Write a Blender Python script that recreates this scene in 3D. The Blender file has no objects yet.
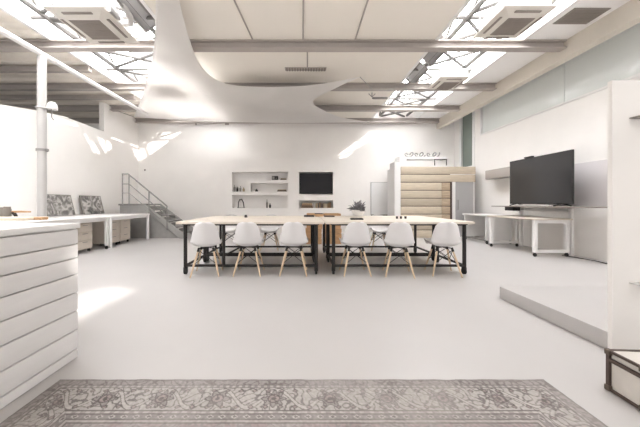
import bpy, bmesh, math, random
from mathutils import Vector, Matrix, noise
random.seed(7)
PI = math.pi
R = math.radians
S = bpy.context.scene
COL = S.collection
EYE = 1.053            # camera height
F = 265.0              # focal length in pixels of the 640 px frame

def W(px, py, d):      # point of the room seen at that place of the photo, d metres away
    return Vector(((px - 302) * d / F, d, EYE - (py - 203) * d / F))

# ------------------------------------------------------------------ materials
def srgb(r, g, b):
    f = lambda c: (c / 255 / 12.92) if c / 255 <= .04045 else ((c / 255 + .055) / 1.055) ** 2.4
    return (f(r), f(g), f(b), 1)

def mat(name, rgb, rough=.6, metal=0, var=.05, scale=6, bump=0, spec=.3, stretch=None, trans=0):
    m = bpy.data.materials.new(name); m.use_nodes = True
    nt = m.node_tree; b = nt.nodes['Principled BSDF']
    c = srgb(*rgb)
    tc = nt.nodes.new('ShaderNodeTexCoord')
    src = tc.outputs['Object']
    if stretch:
        mp = nt.nodes.new('ShaderNodeMapping'); mp.inputs['Scale'].default_value = stretch
        nt.links.new(src, mp.inputs['Vector']); src = mp.outputs['Vector']
    n = nt.nodes.new('ShaderNodeTexNoise'); n.inputs['Scale'].default_value = scale; n.inputs['Detail'].default_value = 5
    nt.links.new(src, n.inputs['Vector'])
    r = nt.nodes.new('ShaderNodeValToRGB')
    r.color_ramp.elements[0].position = .3; r.color_ramp.elements[1].position = .7
    r.color_ramp.elements[0].color = [x * (1 - var) for x in c[:3]] + [1]
    r.color_ramp.elements[1].color = [min(1, x * (1 + var)) for x in c[:3]] + [1]
    nt.links.new(n.outputs['Fac'], r.inputs['Fac']); nt.links.new(r.outputs['Color'], b.inputs['Base Color'])
    b.inputs['Roughness'].default_value = rough; b.inputs['Metallic'].default_value = metal
    b.inputs['Specular IOR Level'].default_value = spec
    if bump:
        bp = nt.nodes.new('ShaderNodeBump'); bp.inputs['Strength'].default_value = bump; bp.inputs['Distance'].default_value = .01
        nt.links.new(n.outputs['Fac'], bp.inputs['Height']); nt.links.new(bp.outputs['Normal'], b.inputs['Normal'])
    if trans:
        out = nt.nodes['Material Output']
        t = nt.nodes.new('ShaderNodeBsdfTranslucent'); nt.links.new(r.outputs['Color'], t.inputs['Color'])
        mx = nt.nodes.new('ShaderNodeMixShader'); mx.inputs[0].default_value = trans
        nt.links.new(b.outputs[0], mx.inputs[1]); nt.links.new(t.outputs[0], mx.inputs[2]); nt.links.new(mx.outputs[0], out.inputs['Surface'])
    return m

def emit(name, rgb, strength):
    m = bpy.data.materials.new(name); m.use_nodes = True; nt = m.node_tree
    nt.nodes.remove(nt.nodes['Principled BSDF'])
    e = nt.nodes.new('ShaderNodeEmission'); e.inputs[0].default_value = srgb(*rgb); e.inputs[1].default_value = strength
    nt.links.new(e.outputs[0], nt.nodes['Material Output'].inputs['Surface'])
    return m

def glass(name, rgb, gloss=.1):
    m = bpy.data.materials.new(name); m.use_nodes = True; nt = m.node_tree
    nt.nodes.remove(nt.nodes['Principled BSDF'])
    t = nt.nodes.new('ShaderNodeBsdfTransparent'); t.inputs[0].default_value = srgb(*rgb)
    g = nt.nodes.new('ShaderNodeBsdfGlossy'); g.inputs['Roughness'].default_value = .02
    mx = nt.nodes.new('ShaderNodeMixShader'); mx.inputs[0].default_value = gloss
    nt.links.new(t.outputs[0], mx.inputs[1]); nt.links.new(g.outputs[0], mx.inputs[2])
    nt.links.new(mx.outputs[0], nt.nodes['Material Output'].inputs['Surface'])
    return m

def plank_mat(name, base, rows, var=.18, axis='Z', rough=.65):
    """boards stacked along an axis, each with its own tone, grain along the board"""
    m = mat(name, base, rough, 0, .1, 3, .1, .25, (1.2, 8, 14))
    nt = m.node_tree; b = nt.nodes['Principled BSDF']
    tc = [n for n in nt.nodes if n.type == 'TEX_COORD'][0]
    sp = nt.nodes.new('ShaderNodeSeparateXYZ'); nt.links.new(tc.outputs['Object'], sp.inputs[0])
    dv = nt.nodes.new('ShaderNodeMath'); dv.operation = 'DIVIDE'; dv.inputs[1].default_value = rows
    nt.links.new(sp.outputs[axis], dv.inputs[0])
    fl = nt.nodes.new('ShaderNodeMath'); fl.operation = 'FLOOR'; nt.links.new(dv.outputs[0], fl.inputs[0])
    wn = nt.nodes.new('ShaderNodeTexWhiteNoise'); wn.noise_dimensions = '1D'; nt.links.new(fl.outputs[0], wn.inputs['W'])
    mr = nt.nodes.new('ShaderNodeMapRange'); mr.inputs['To Min'].default_value = 1 - var; mr.inputs['To Max'].default_value = 1 + var * .5
    nt.links.new(wn.outputs['Value'], mr.inputs['Value'])
    ramp = [n for n in nt.nodes if n.type == 'VALTORGB'][0]
    mul = nt.nodes.new('ShaderNodeVectorMath'); mul.operation = 'SCALE'
    nt.links.new(ramp.outputs['Color'], mul.inputs[0]); nt.links.new(mr.outputs['Result'], mul.inputs['Scale'])
    nt.links.new(mul.outputs[0], b.inputs['Base Color'])
    return m

def print_mat(name, seed):
    """grey abstract print"""
    m = bpy.data.materials.new(name); m.use_nodes = True; nt = m.node_tree; b = nt.nodes['Principled BSDF']
    tc = nt.nodes.new('ShaderNodeTexCoord'); mp = nt.nodes.new('ShaderNodeMapping'); mp.inputs['Location'].default_value = (seed, seed * 2, 0)
    nt.links.new(tc.outputs['Object'], mp.inputs['Vector'])
    n = nt.nodes.new('ShaderNodeTexNoise'); n.inputs['Scale'].default_value = 4; n.inputs['Detail'].default_value = 3; n.inputs['Distortion'].default_value = 2.2
    nt.links.new(mp.outputs[0], n.inputs['Vector'])
    r = nt.nodes.new('ShaderNodeValToRGB'); e = r.color_ramp.elements
    e[0].position = .32; e[0].color = srgb(92, 90, 88); e[1].position = .62; e[1].color = srgb(196, 192, 188)
    x = e.new(.47); x.color = srgb(128, 124, 120)
    nt.links.new(n.outputs['Fac'], r.inputs['Fac']); nt.links.new(r.outputs['Color'], b.inputs['Base Color'])
    b.inputs['Roughness'].default_value = .5
    return m

M = {}
M['wall'] = mat('white_plaster', (245, 241, 237), .85, 0, .015, 2, .03)
M['brightwhite'] = mat('brightened_white_paint', (249, 247, 245), .8, 0, .01, 2)  # soffit white, raised to put its bright exposure into the colour
M['dropbeam'] = mat('warm_grey_paint', (214, 206, 194), .7, 0, .02, 2)
M['slat_b'] = mat('weathered_pine', (190, 170, 146), .65, 0, .2, 3, .1, .25, (1.2, 3, 9))
M['floor'] = mat('pale_epoxy', (193, 189, 187), .32, 0, .02, 1.5, .0, .35)
M['ceil'] = mat('cream_ceiling', (243, 237, 228), .9, 0, .015, 1.2)
M['deck'] = mat('grey_deck', (240, 233, 222), .6, 0, .05, 2)
M['beam'] = mat('taupe_steel', (178, 170, 164), .55, 0, .03, 3)
M['whitepaint'] = mat('white_paint', (238, 236, 234), .45, 0, .015, 4)
M['steelwhite'] = mat('pale_steel', (198, 195, 192), .4, 0, .03, 5)
M['greysteel'] = mat('grey_steel', (150, 147, 144), .45, .3, .05, 8)
M['truss'] = mat('dull_grey_steel', (112, 109, 106), .6, .0, .05, 8)
M['black'] = mat('black_steel', (48, 45, 44), .5, .1, .08, 12)
M['rubber'] = mat('black_rubber', (44, 43, 43), .7, 0, .05, 20)
M['shell'] = mat('white_plastic', (226, 223, 222), .4, 0, .01, 4)
M['legwood'] = mat('maple_leg', (220, 196, 166), .5, 0, .08, 4, 0, .3, (8, 8, 1))
M['top'] = mat('oak_top', (220, 209, 196), .5, 0, .08, 3, .05, .3, (1, 9, 4))
M['slat'] = plank_mat('pale_pine_boards', (208, 194, 174), .2405)
M['counter'] = mat('white_boards', (232, 229, 227), .6, 0, .03, 3, .05, .25, (1, 1, 7))
M['lilac'] = mat('lilac_board', (214, 208, 208), .5, 0, .01, 2)
M['greyglass'] = mat('grey_glass', (176, 174, 174), .15, 0, .02, 2, 0, .5)
M['greenglass'] = mat('green_glass', (128, 138, 131), .12, 0, .03, 2, 0, .5)
M['clere'] = mat('pale_green_glass', (230, 233, 230), .07, 0, .02, .6, 0, .45)
M['screen'] = mat('dark_screen', (60, 59, 60), .12, 0, .04, 1, 0, .5)
M['screen_b'] = mat('dark_matt_screen', (44, 42, 44), .3, 0, .04, 1, 0, .15)
M['bezel'] = mat('dark_plastic', (46, 45, 46), .4, 0, .03, 10)
M['sail'] = mat('sail_fabric', (240, 237, 234), .9, 0, .01, 3, trans=.35)
M['acwhite'] = mat('unit_plastic', (226, 220, 212), .5, 0, .015, 4)
M['acgrille'] = mat('grille_plastic', (150, 141, 134), .6, 0, .04, 12)
M['acbody'] = mat('galvanised', (176, 174, 171), .45, .4, .06, 8)
M['dark'] = mat('dark_item', (62, 58, 56), .55, 0, .1, 12)
M['brown'] = mat('brown_wood', (202, 162, 122), .55, 0, .12, 4, .05, .3, (1, 6, 6))
M['tanwood'] = mat('tan_board', (230, 216, 196), .55, 0, .1, 4, 0, .3, (1, 8, 4))
M['greyitem'] = mat('grey_ceramic', (150, 145, 138), .5, 0, .06, 9)
M['cream'] = mat('cream_hide', (212, 205, 197), .6, 0, .07, 7, .1)
M['leather'] = mat('dark_brown_leather', (84, 70, 64), .55, 0, .12, 14, .1)
M['brass'] = mat('dull_metal', (110, 98, 88), .4, .6, .06, 10)
M['leaf'] = mat('grey_green_leaf', (132, 128, 130), .6, 0, .2, 9)
M['soil'] = mat('soil', (92, 80, 70), .9, 0, .2, 20, .2)
M['pedestal'] = mat('pale_laminate', (216, 206, 194), .55, 0, .03, 4)
for q, e_ in enumerate((4, 12, 7)): M['skyp%d' % q] = emit('skylight_frosted_pane', (252, 253, 255), e_)
M['skyg'] = glass('skylight_clear_pane', (250, 250, 250), .06)
M['print_a'] = print_mat('grey_print_swirl', 1.3); M['print_b'] = print_mat('grey_print_cloud', 4.7)
M['paper'] = mat('book_paper', (214, 205, 190), .8, 0, .04, 12)
for k, c in dict(a=(120, 96, 74), b=(176, 158, 132), c=(96, 84, 76), d=(198, 184, 160), e=(144, 116, 88)).items():
    M['book_' + k] = mat('book_cloth_' + k, c, .7, 0, .06, 10)

# ------------------------------------------------------------------ mesh helpers
class MB:
    def __init__(s): s.bm = bmesh.new()
    def box(s, x0, x1, y0, y1, z0, z1, bev=0, seg=2):
        r = bmesh.ops.create_cube(s.bm, size=1.0)
        c = Vector(((x0 + x1) / 2, (y0 + y1) / 2, (z0 + z1) / 2))
        for v in r['verts']:
            v.co = Vector((v.co.x * (x1 - x0), v.co.y * (y1 - y0), v.co.z * (z1 - z0))) + c
        if bev:
            es = {e for v in r['verts'] for e in v.link_edges}
            bmesh.ops.bevel(s.bm, geom=list(es), offset=bev, segments=seg, profile=.5, affect='EDGES')
        return s
    def tube(s, pts, r, n=8, closed=False, cap=True):
        pts = [Vector(p) for p in pts]; N = len(pts); rings = []
        up = None
        for i, p in enumerate(pts):
            rr = r[i] if isinstance(r, (list, tuple)) else r
            a = pts[(i - 1) % N] if (closed or i > 0) else p
            b = pts[(i + 1) % N] if (closed or i < N - 1) else p
            t = (b - a).normalized()
            if up is None:
                up = Vector((0, 0, 1)) if abs(t.z) < .9 else Vector((0, 1, 0))
            u = t.cross(up)
            if u.length < 1e-5: u = t.cross(Vector((1, 0, 0)))
            u.normalize(); w = u.cross(t).normalized(); up = w
            rings.append([s.bm.verts.new(p + rr * (math.cos(2 * PI * k / n) * u + math.sin(2 * PI * k / n) * w)) for k in range(n)])
        for i in range(N if closed else N - 1):
            A, B = rings[i], rings[(i + 1) % N]
            for k in range(n):
                s.bm.faces.new((A[k], A[(k + 1) % n], B[(k + 1) % n], B[k]))
        if cap and not closed:
            s.bm.faces.new(rings[0][::-1]); s.bm.faces.new(rings[-1])
        return s
    def lathe(s, prof, c=(0, 0, 0), n=20, axis='Z'):
        c = Vector(c); rings = []
        for r, z in prof:
            ring = []
            for k in range(n):
                a = 2 * PI * k / n
                v = Vector((r * math.cos(a), r * math.sin(a), z))
                if axis == 'X': v = Vector((v.z, v.x, v.y))
                if axis == 'Y': v = Vector((v.x, v.z, v.y))
                ring.append(s.bm.verts.new(c + v))
            rings.append(ring)
        for A, B in zip(rings, rings[1:]):
            for k in range(n):
                s.bm.faces.new((A[k], A[(k + 1) % n], B[(k + 1) % n], B[k]))
        s.bm.faces.new(rings[0][::-1]); s.bm.faces.new(rings[-1])
        return s
    def prism(s, poly, axis, a, b):
        """polygon extruded along an axis from a to b"""
        def P(u, v, w):
            return {'X': (w, u, v), 'Y': (u, w, v), 'Z': (u, v, w)}[axis]
        A = [s.bm.verts.new(P(u, v, a)) for u, v in poly]; B = [s.bm.verts.new(P(u, v, b)) for u, v in poly]
        s.bm.faces.new(A[::-1]); s.bm.faces.new(B)
        for i in range(len(poly)):
            j = (i + 1) % len(poly); s.bm.faces.new((A[i], A[j], B[j], B[i]))
        return s
    def grid(s, fn, nu, nv):
        vs = [[s.bm.verts.new(fn(i / nu, j / nv)) for i in range(nu + 1)] for j in range(nv + 1)]
        for j in range(nv):
            for i in range(nu):
                s.bm.faces.new((vs[j][i], vs[j][i + 1], vs[j + 1][i + 1], vs[j + 1][i]))
        return s
    def rot(s, m4):
        bmesh.ops.transform(s.bm, matrix=m4, verts=s.bm.verts[:]); return s
    def obj(s, name, m, parent=None, loc=None, solid=0, recenter=False, sharp=35):
        bm = s.bm
        bmesh.ops.recalc_face_normals(bm, faces=bm.faces[:])
        if recenter:
            xs = [v.co.x for v in bm.verts]; ys = [v.co.y for v in bm.verts]; zs = [v.co.z for v in bm.verts]
            loc = Vector(((min(xs) + max(xs)) / 2, (min(ys) + max(ys)) / 2, min(zs)))
            bmesh.ops.translate(bm, vec=-loc, verts=bm.verts[:])
        me = bpy.data.meshes.new(name); bm.to_mesh(me); bm.free()
        me.polygons.foreach_set('use_smooth', [True] * len(me.polygons)); me.set_sharp_from_angle(angle=R(sharp))
        o = bpy.data.objects.new(name, me); COL.objects.link(o)
        me.materials.append(M[m] if isinstance(m, str) else m)
        if parent: o.parent = parent
        if loc is not None: o.location = loc
        if solid:
            md = o.modifiers.new('thickness', 'SOLIDIFY'); md.thickness = solid; md.offset = 0
        return o

def tag(o, label, cat, group=None):
    o['label'] = label; o['category'] = cat
    if group: o['group'] = group
    return o
def thing(name, label, cat, loc=(0, 0, 0), rz=0, group=None):
    o = bpy.data.objects.new(name, None); COL.objects.link(o); o.empty_display_size = .1
    o.location = loc; o.rotation_euler = (0, 0, rz)
    return tag(o, label, cat, group)
def struct(name, mb, m, parent=None, **k):
    o = mb.obj(name, m, parent, **k)
    if parent is None: o['kind'] = 'structure'
    return o
def solo(name, mb, m, label, cat, group=None, **k):
    return tag(mb.obj(name, m, recenter=True, **k), label, cat, group)
def copy_tree(o, parent=None):
    c = o.copy(); COL.objects.link(c)
    if parent: c.parent = parent
    for ch in o.children: copy_tree(ch, c)
    return c
def again(root, loc, rz, label):
    c = copy_tree(root); c.location = loc; c.rotation_euler = (0, 0, rz); c['label'] = label
    return c

# ------------------------------------------------------------------ camera
cam = bpy.data.cameras.new('camera'); co = bpy.data.objects.new('camera', cam); COL.objects.link(co)
co.location = (0, 0, EYE); co.rotation_euler = (R(90), 0, 0)
cam.sensor_width = 36; cam.lens = F * 36 / 640; cam.shift_x = 18 / 640; cam.shift_y = -10.5 / 640; cam.clip_start = .05
S.camera = co

# ------------------------------------------------------------------ the room
CE = EYE + 3.0          # ceiling height
YB, YF = 9.57, -7.0     # back wall, rear of the hall
XL, XR = -5.9, 5.5
WL = (-4.6, -2.4); WR = (2.5, 4.05)      # the two skylight wells
WZ = CE + .42
struct('floor', MB().box(-12, XR + .2, YF, YB + .2, -.1, 0), 'floor')
struct('wall_back', MB().box(-12, XR + .2, YB, YB + .2, 0, CE + .8), 'wall')
wl = MB().prism([(YF, 0), (7.9, 0), (7.9, EYE + 2.13), (6.57, EYE + 2.15), (5.9, EYE + 2.06), (5.18, EYE + 1.93), (YF, EYE + 1.9)], 'X', XL - .15, XL)
struct('wall_left', wl, 'wall')
struct('wall_corner', MB().box(XL - .15, XL, 7.9, YB, 0, CE), 'wall')
struct('wall_outer', MB().box(-12.2, -12, YF, YB, 0, 1.0).box(-12.2, -12, YF, YB, 3.6, CE).box(-12.2, -12, 6.0, YB, 1.0, 3.6), 'wall')
wo = MB()
for k in range(7): wo.box(-12.14, -12.06, YF + k * 2.16, YF + k * 2.16 + .06, 1.0, 3.6)
o = struct('window_9', wo, 'greysteel')  # unseen window band, added so daylight brightens the aisle deck
MB().box(-12.11, -12.1, YF, 6.0, 1.0, 3.6).obj('pane', 'skyg', o)
# right wall with the long band of glass high up and the tall narrow light near the corner
GZ0, GZ1 = EYE + 2.1, EYE + 2.98
wr = MB().box(XR, XR + .2, YF, 8.5, 0, GZ0).box(XR, XR + .2, YF, YB, GZ1, CE + .1).box(XR, XR + .2, 8.15, 8.5, GZ0, GZ1)
wr.box(XR, XR + .2, 8.5, 9.15, 0, .05).box(XR, XR + .2, 9.15, YB, 0, GZ1)
struct('wall_right', wr, 'wall')
w1 = struct('window_1', MB().box(XR + .05, XR + .07, YF, 8.15, GZ0, GZ1), 'clere')
fr = MB()
fr.box(XR - .02, XR + .02, YF, 8.15, GZ0 - .03, GZ0 + .012).box(XR - .02, XR + .02, 8.12, 8.16, GZ0 - .03, GZ1)
fr.obj('window_frame', 'whitepaint', w1)
mu = MB()
for y in (1.6, 3.6, 5.6): mu.box(XR + .03, XR + .05, y, y + .012, GZ0, GZ1)
mu.obj('mullion', 'clere', w1)
w2 = struct('window_2', MB().box(XR + .05, XR + .07, 8.5, 9.15, .05, GZ1), 'greenglass')
MB().box(XR - .03, XR + .02, 8.43, 8.52, 0, GZ1).box(XR - .03, XR + .02, 9.13, 9.22, 0, GZ1).obj('window_frame', 'whitepaint', w2)
# ceiling: cream middle, white soffit on one side, metal deck over the side aisle on the other
struct('ceiling', MB().box(WL[1] + .06, WR[0] - .06, YF, YB, CE, CE + .12), 'ceil')
struct('soffit', MB().box(WR[1] + .06, XR + .2, YF, YB, CE, CE + .12), 'brightwhite')
dk = MB(); prof = []
y = YF
while y < YB - .01:
    prof += [(y, CE), (y + .13, CE), (y + .17, CE + .05), (y + .26, CE + .05)]; y += .3
prof = [(a, b) for a, b in prof if a < YB]
dk.prism(prof + [(prof[-1][0], CE + .14), (YF, CE + .14)], 'X', -12, WL[0] - .06)
struct('ceiling_deck', dk, 'deck')
struct('drop_beam', MB().box(4.86, 5.02, YF, YB, EYE + 2.68, CE - .001), 'dropbeam')
# wells
SY = -1.3               # the skylights begin here
struct('ceiling_bay', MB().box(WL[0] - .06, WL[1] + .06, YF, SY - .05, CE, CE + .12), 'ceil')
struct('ceiling_bay', MB().box(WR[0] - .06, WR[1] + .06, YF, SY - .05, CE, CE + .12), 'ceil')
for i, (a, b) in enumerate((WL, WR)):
    w = MB().box(a - .06, a, SY, YB, CE - .01, WZ + .03).box(b, b + .06, SY, YB, CE - .01, WZ + .03).box(a - .06, b + .06, SY - .05, SY, CE - .01, WZ + .03)
    struct('skylight_well', w, 'whitepaint')
# skylight glazing: three columns of panes; most are frosted, a few are clear
NR = 10; SE = 9.0
def skylight(k, a, b, clear):
    n = 3; cw = (b - a) / n; cle = MB(); fro = [MB(), MB(), MB()]
    ys = [SY + j * (SE - SY) / NR for j in range(NR + 1)]
    bars = MB()
    for j in range(NR):
        for c in range(n):
            t = cle if (c, j) in clear else fro[0 if j < 4 else (1 if j < 9 else 2)]
            t.box(a + c * cw + .02, a + (c + 1) * cw - .02, ys[j] + .02, ys[j + 1] - .02, WZ, WZ + .015)
        bars.box(a, b, ys[j] - .025, ys[j] + .025, WZ - .03, WZ + .02)
    for c in range(n + 1):
        bars.box(a + c * cw - .022, a + c * cw + .022, SY, SE, WZ - .035, WZ + .022)
    struct('ceiling_bay', MB().box(a, b, SE + .03, YB, WZ - .03, WZ + .03), 'ceil')
    o = struct('window_%d' % (3 + k), bars, 'steelwhite')
    for q in range(3): fro[q].obj('frosted_pane', 'skyp%d' % q, o)
    cle.obj('clear_pane', 'skyg', o)
skylight(0, *WL, {(0, 6), (1, 7), (0, 8), (0, 9), (1, 9)})
skylight(1, *WR, {(2, 0), (2, 9)})
# steel beams across the hall
for y in (4.93, 6.68, 8.2, 9.42):
    b = MB().box(-12, 4.86, y - .075, y + .075, CE - .15, CE - .128).box(-12, 4.86, y - .012, y + .012, CE - .128, CE - .022).box(-12, 4.86, y - .075, y + .075, CE - .022, CE - .001)
    struct('ceiling_beam', b, 'beam')
for y in (3.9, 5.85, 7.4):
    struct('purlin', MB().box(-12, WL[0] - .07, y - .05, y + .05, CE - .11, CE - .001), 'beam')
# lattice bracing below each skylight
for a, b in (WL, WR):
    t = MB(); z = CE + .13
    m0, m1 = a + .3, b - .3
    t.tube([(m0, SY + .1, z), (m0, YB - .1, z)], .045, 6).tube([(m1, SY + .1, z), (m1, YB - .1, z)], .045, 6)
    y = 1.0; k = 0
    while y < 9.2:
        t.tube([(m0, y, z), (m1, y + .75, z)], .032, 6); t.tube([(m1, y, z + .01), (m0, y + .75, z + .01)], .032, 6)
        t.tube([(a + .01, y, z + .02), (b - .01, y, z + .02)], .032, 6)
        t.tube([(m0, y, z), (m0, y + .375, z + .3), (m0, y + .75, z)], .026, 6)
        y += .875
    struct('roof_truss', t, 'truss')
# tilted vent sashes on the inner edge of the wells
for k, (x, sg, y0) in enumerate(((WL[1], -1, 3.9), (WL[1], -1, 4.9), (WR[0], 1, 5.05), (WR[0], 1, 6.0))):
    f = MB(); dx, dz = sg * .36, -.02
    def bar(u0, v0, u1, v1): f.tube([(x + dx * u0, y0 + v0, CE + .33 + (dz - .28) * u0), (x + dx * u1, y0 + v1, CE + .33 + (dz - .28) * u1)], .022, 4)
    bar(0, 0, 1, 0); bar(0, .8, 1, .8); bar(0, 0, 0, .8); bar(1, 0, 1, .8); bar(.5, 0, .5, .8)
    o = struct('window_%d' % (5 + k), f, 'greysteel')
    MB().grid(lambda u, v: Vector((x + dx * u, y0 + .8 * v, CE + .33 + (dz - .28) * u)), 1, 1).obj('pane', 'greyglass', o, solid=.008)

# niche unit built out from the back wall
ND = 9.22; s_ = lambda px, py: W(px, py, ND)
def nb(mb, px0, px1, py0, py1, y0=ND, y1=YB):
    a, b = s_(px0, py1), s_(px1, py0); mb.box(a.x, b.x, y0, y1, max(0, a.z), b.z)
nu = MB()
nb(nu, 222, 352, 158, 172); nb(nu, 222, 232, 172, 300); nb(nu, 288, 299, 172, 300); nb(nu, 333, 352, 172, 300)
nb(nu, 232, 288, 208, 300); nb(nu, 299, 333, 208, 300); nb(nu, 232, 288, 191.5, 195); nb(nu, 299, 333, 194.5, 200.5)
nb(nu, 247, 288, 180, 183); nb(nu, 247, 250.5, 183, 191.5)
nb(nu, 232, 288, 172, 208, YB - .03, YB); nb(nu, 299, 333, 172, 208, YB - .03, YB)
struct('wall_niche', nu, 'wall')

# near partition and low platform on one side
PX, PD = 2.19, 1.9
struct('partition', MB().box(PX, XR, PD - .03, PD, 0, EYE + .865), 'wall')
struct('platform', MB().box(PX, XR - .002, PD + .002, 2.94, .0, .13, .006), 'floor')

# ------------------------------------------------------------------ shade sail
def bez(a, m, b, t):           # quadratic curve that passes through m half way
    c = 2 * m - (a + b) / 2
    return (1 - t) ** 2 * a + 2 * t * (1 - t) * c + t * t * b
V = lambda px, py, zr: Vector(((px - 302) * zr / (203 - py), F * zr / (203 - py), EYE + zr))
A, B_, C_, D_ = V(150, -95, 2.95), V(360, 77, 2.7), V(370, 122, 2.55), V(134, 117, 2.6)
AB, BC, CD, DA = V(203, 66, 2.6), V(312, 101, 2.55), V(250, 122.5, 2.55), V(150, 45, 2.7)
A = V(160, -110, 2.9)
def through(pts, t):           # smooth edge through a chain of points
    x = t * (len(pts) - 1); k = min(int(x), len(pts) - 2); f = x - k
    p0, p1, p2, p3 = pts[max(k - 1, 0)], pts[k], pts[k + 1], pts[min(k + 2, len(pts) - 1)]
    return .5 * (2 * p1 + (p2 - p0) * f + (2 * p0 - 5 * p1 + 4 * p2 - p3) * f * f + (3 * p1 - p0 - 3 * p2 + p3) * f ** 3)
EAB = [A, V(174, -30, 2.85), V(186, 28, 2.78), V(201, 66, 2.7), V(224, 83, 2.66), V(264, 87, 2.64), V(312, 85, 2.66), B_]
EBC = [B_, V(336, 88, 2.64), V(313, 101, 2.58), V(323, 110, 2.55), V(342, 117.5, 2.55), C_]
EAD = [A, V(156, -10, 2.85), V(154, 45, 2.76), V(147, 82, 2.68), D_]
def sail(u, v):
    ab, dc = through(EAB, u), bez(D_, CD, C_, u); ad, bc = through(EAD, v), through(EBC, v)
    return (1 - v) * ab + v * dc + (1 - u) * ad + u * bc - ((1 - u) * (1 - v) * A + u * (1 - v) * B_ + (1 - u) * v * D_ + u * v * C_)
ss = thing('shade_sail', 'large white fabric sail stretched under the cream ceiling', 'shade sail', (0, 6.5, 3.6))
inv = Matrix.Translation((0, -6.5, -3.6))
MB().grid(sail, 40, 40).rot(inv).obj('fabric', 'sail', ss, solid=.004, sharp=80)
for p, q in ((B_, (1.75, 6.62, CE - .16)), (C_, (2.3, 9.36, CE - .16)), (D_, (-5.7, 8.16, CE - .16))):
    MB().tube([p, q], .008, 6).rot(inv).obj('corner_rope', 'greysteel', ss)

# ------------------------------------------------------------------ ceiling cassette units
def cassette():
    r = thing('ceiling_cassette', 'x', 'air conditioner', group='ceiling cassette units')
    h = .44
    MB().box(-.36, .36, -.36, .36, .05, .27, .01).obj('body', 'acbody', r)
    p = MB()
    for a in range(4):      # bevelled frame around the grille
        q = [Vector((-h, -h, .045)), Vector((h, -h, .045)), Vector((h - .2, -h + .2, -.012)), Vector((-h + .2, -h + .2, -.012))]
        q = [Matrix.Rotation(a * PI / 2, 3, 'Z') @ v for v in q]
        p.bm.faces.new([p.bm.verts.new(v) for v in q])
    p.box(-h, h, -h, h, .045, .055)
    p.obj('panel', 'acwhite', r)
    g = MB().box(-.235, .235, -.235, .235, -.016, -.004, .004)
    for k in range(11): g.box(-.22, .22, -.21 + k * .042 - .006, -.21 + k * .042 + .006, -.022, -.014)
    g.obj('grille', 'acgrille', r)
    for a in range(4):
        m4 = Matrix.Rotation(a * PI / 2, 4, 'Z')
        MB().box(-.22, .22, -.375, -.335, .008, .02).rot(m4 @ Matrix.Translation((0, 0, -.003))).obj('louvre', 'acgrille', r)
    for sx in (-1, 1):
        for sy in (-1, 1): MB().tube([(sx * .38, sy * .3, .06), (sx * .38, sy * .3, .42)], .008, 6).obj('hanger_rod', 'greysteel', r)
    MB().tube([(.36, .1, .16), (.5, .1, .17), (.56, -.02, .2), (.56, -.3, .3)], .05, 10).obj('pipe', 'steelwhite', r)
    MB().box(.36, .46, -.3, -.08, .08, .2, .01).obj('valve_box', 'acbody', r)
    return r
ac = cassette(); ac.location = (-3.33, 4.28, EYE + 2.8)
ac['label'] = 'pale square ceiling cassette nearest the camera in the skylight above the counter side'
for (x, y, k, lab) in ((-3.2, 6.3, .82, 'small white ceiling cassette farther back, beside the sail, counter side'),
                       (3.32, 4.2, .86, 'ceiling cassette with dark grille under the skylight on the glass-band side, closer one'),
                       (3.46, 6.3, .76, 'pale ceiling cassette farther back under the skylight on the glass-band side')):
    o = again(ac, (x, y, EYE + 2.8), 0, lab); o.scale = (k, k, 1)
# vents, conduits and small fittings of the ceiling
v = thing('ceiling_vent', 'grey square vent grille set in the white soffit beside the drop beam', 'vent', (4.47, 4.25, CE))
MB().box(-.28, .28, -.18, .18, -.012, -.001).obj('frame', 'greyitem', v)
sl = MB()
for k in range(9): sl.box(-.25, .25, -.15 + k * .036, -.135 + k * .036, -.022, -.012)
sl.obj('slat', 'acgrille', v)
v = thing('ceiling_vent', 'narrow linear slot vent in the middle of the cream ceiling', 'vent', (.08, 5.92, CE))
MB().box(-.46, .46, -.07, .07, -.012, -.001).obj('frame', 'beam', v)
sl = MB()
for k in range(15): sl.box(-.43 + k * .06, -.4 + k * .06, -.055, .055, -.03, -.012)
sl.obj('slat', 'acgrille', v)
for pts, lab in (([(-1.02, 3.7, CE - .016), (-.9, 4.85, CE - .016)], 'thin grey conduit on the ceiling closest to the sail'),
                 ([(.02, 3.7, CE - .016), (.02, 4.85, CE - .016)], 'thin grey conduit along the middle of the ceiling before the first beam'),
                 ([(.1, 5.01, CE - .016), (.12, 5.84, CE - .016)], 'short grey conduit between the first beam and the slot vent'),
                 ([(.97, 3.7, CE - .016), (.97, 4.85, CE - .016)], 'thin grey conduit on the ceiling towards the glass band side')):
    solo('ceiling_conduit', MB().tube(pts, .014, 8), 'beam', lab, 'conduit', 'ceiling conduits')
p = W(372, 92, 7.2); f = thing('ceiling_spotlight', 'small grey spotlight on a forked bracket hanging beside the sail tip', 'spotlight', (p.x, 7.2, CE))
MB().tube([(0, 0, 0), (0, 0, -.12)], .012, 8).tube([(0, 0, -.12), (-.09, 0, -.03)], .01, 6).tube([(0, 0, -.12), (.09, 0, -.03)], .01, 6).obj('bracket', 'greysteel', f)
MB().lathe([(.02, 0), (.03, .05), (.03, .4), (.026, .42)], (0, 0, -.15), 10, 'X').obj('lamp_tube', 'greysteel', f)
for (px, py, lab, w) in ((145, 170, 'small grey sensor on the back wall above the stairs', .05), (196, 124, 'small dark sensor high on the back wall under the sail edge', .05), (227, 124, 'wide dark sensor high on the back wall under the sail edge', .14)):
    q = W(px, py, YB - .02)
    solo('wall_sensor', MB().box(q.x - w / 2, q.x + w / 2, YB - .04, YB, q.z - .03, q.z + .03, .008), 'acgrille', lab, 'sensor')

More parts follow.
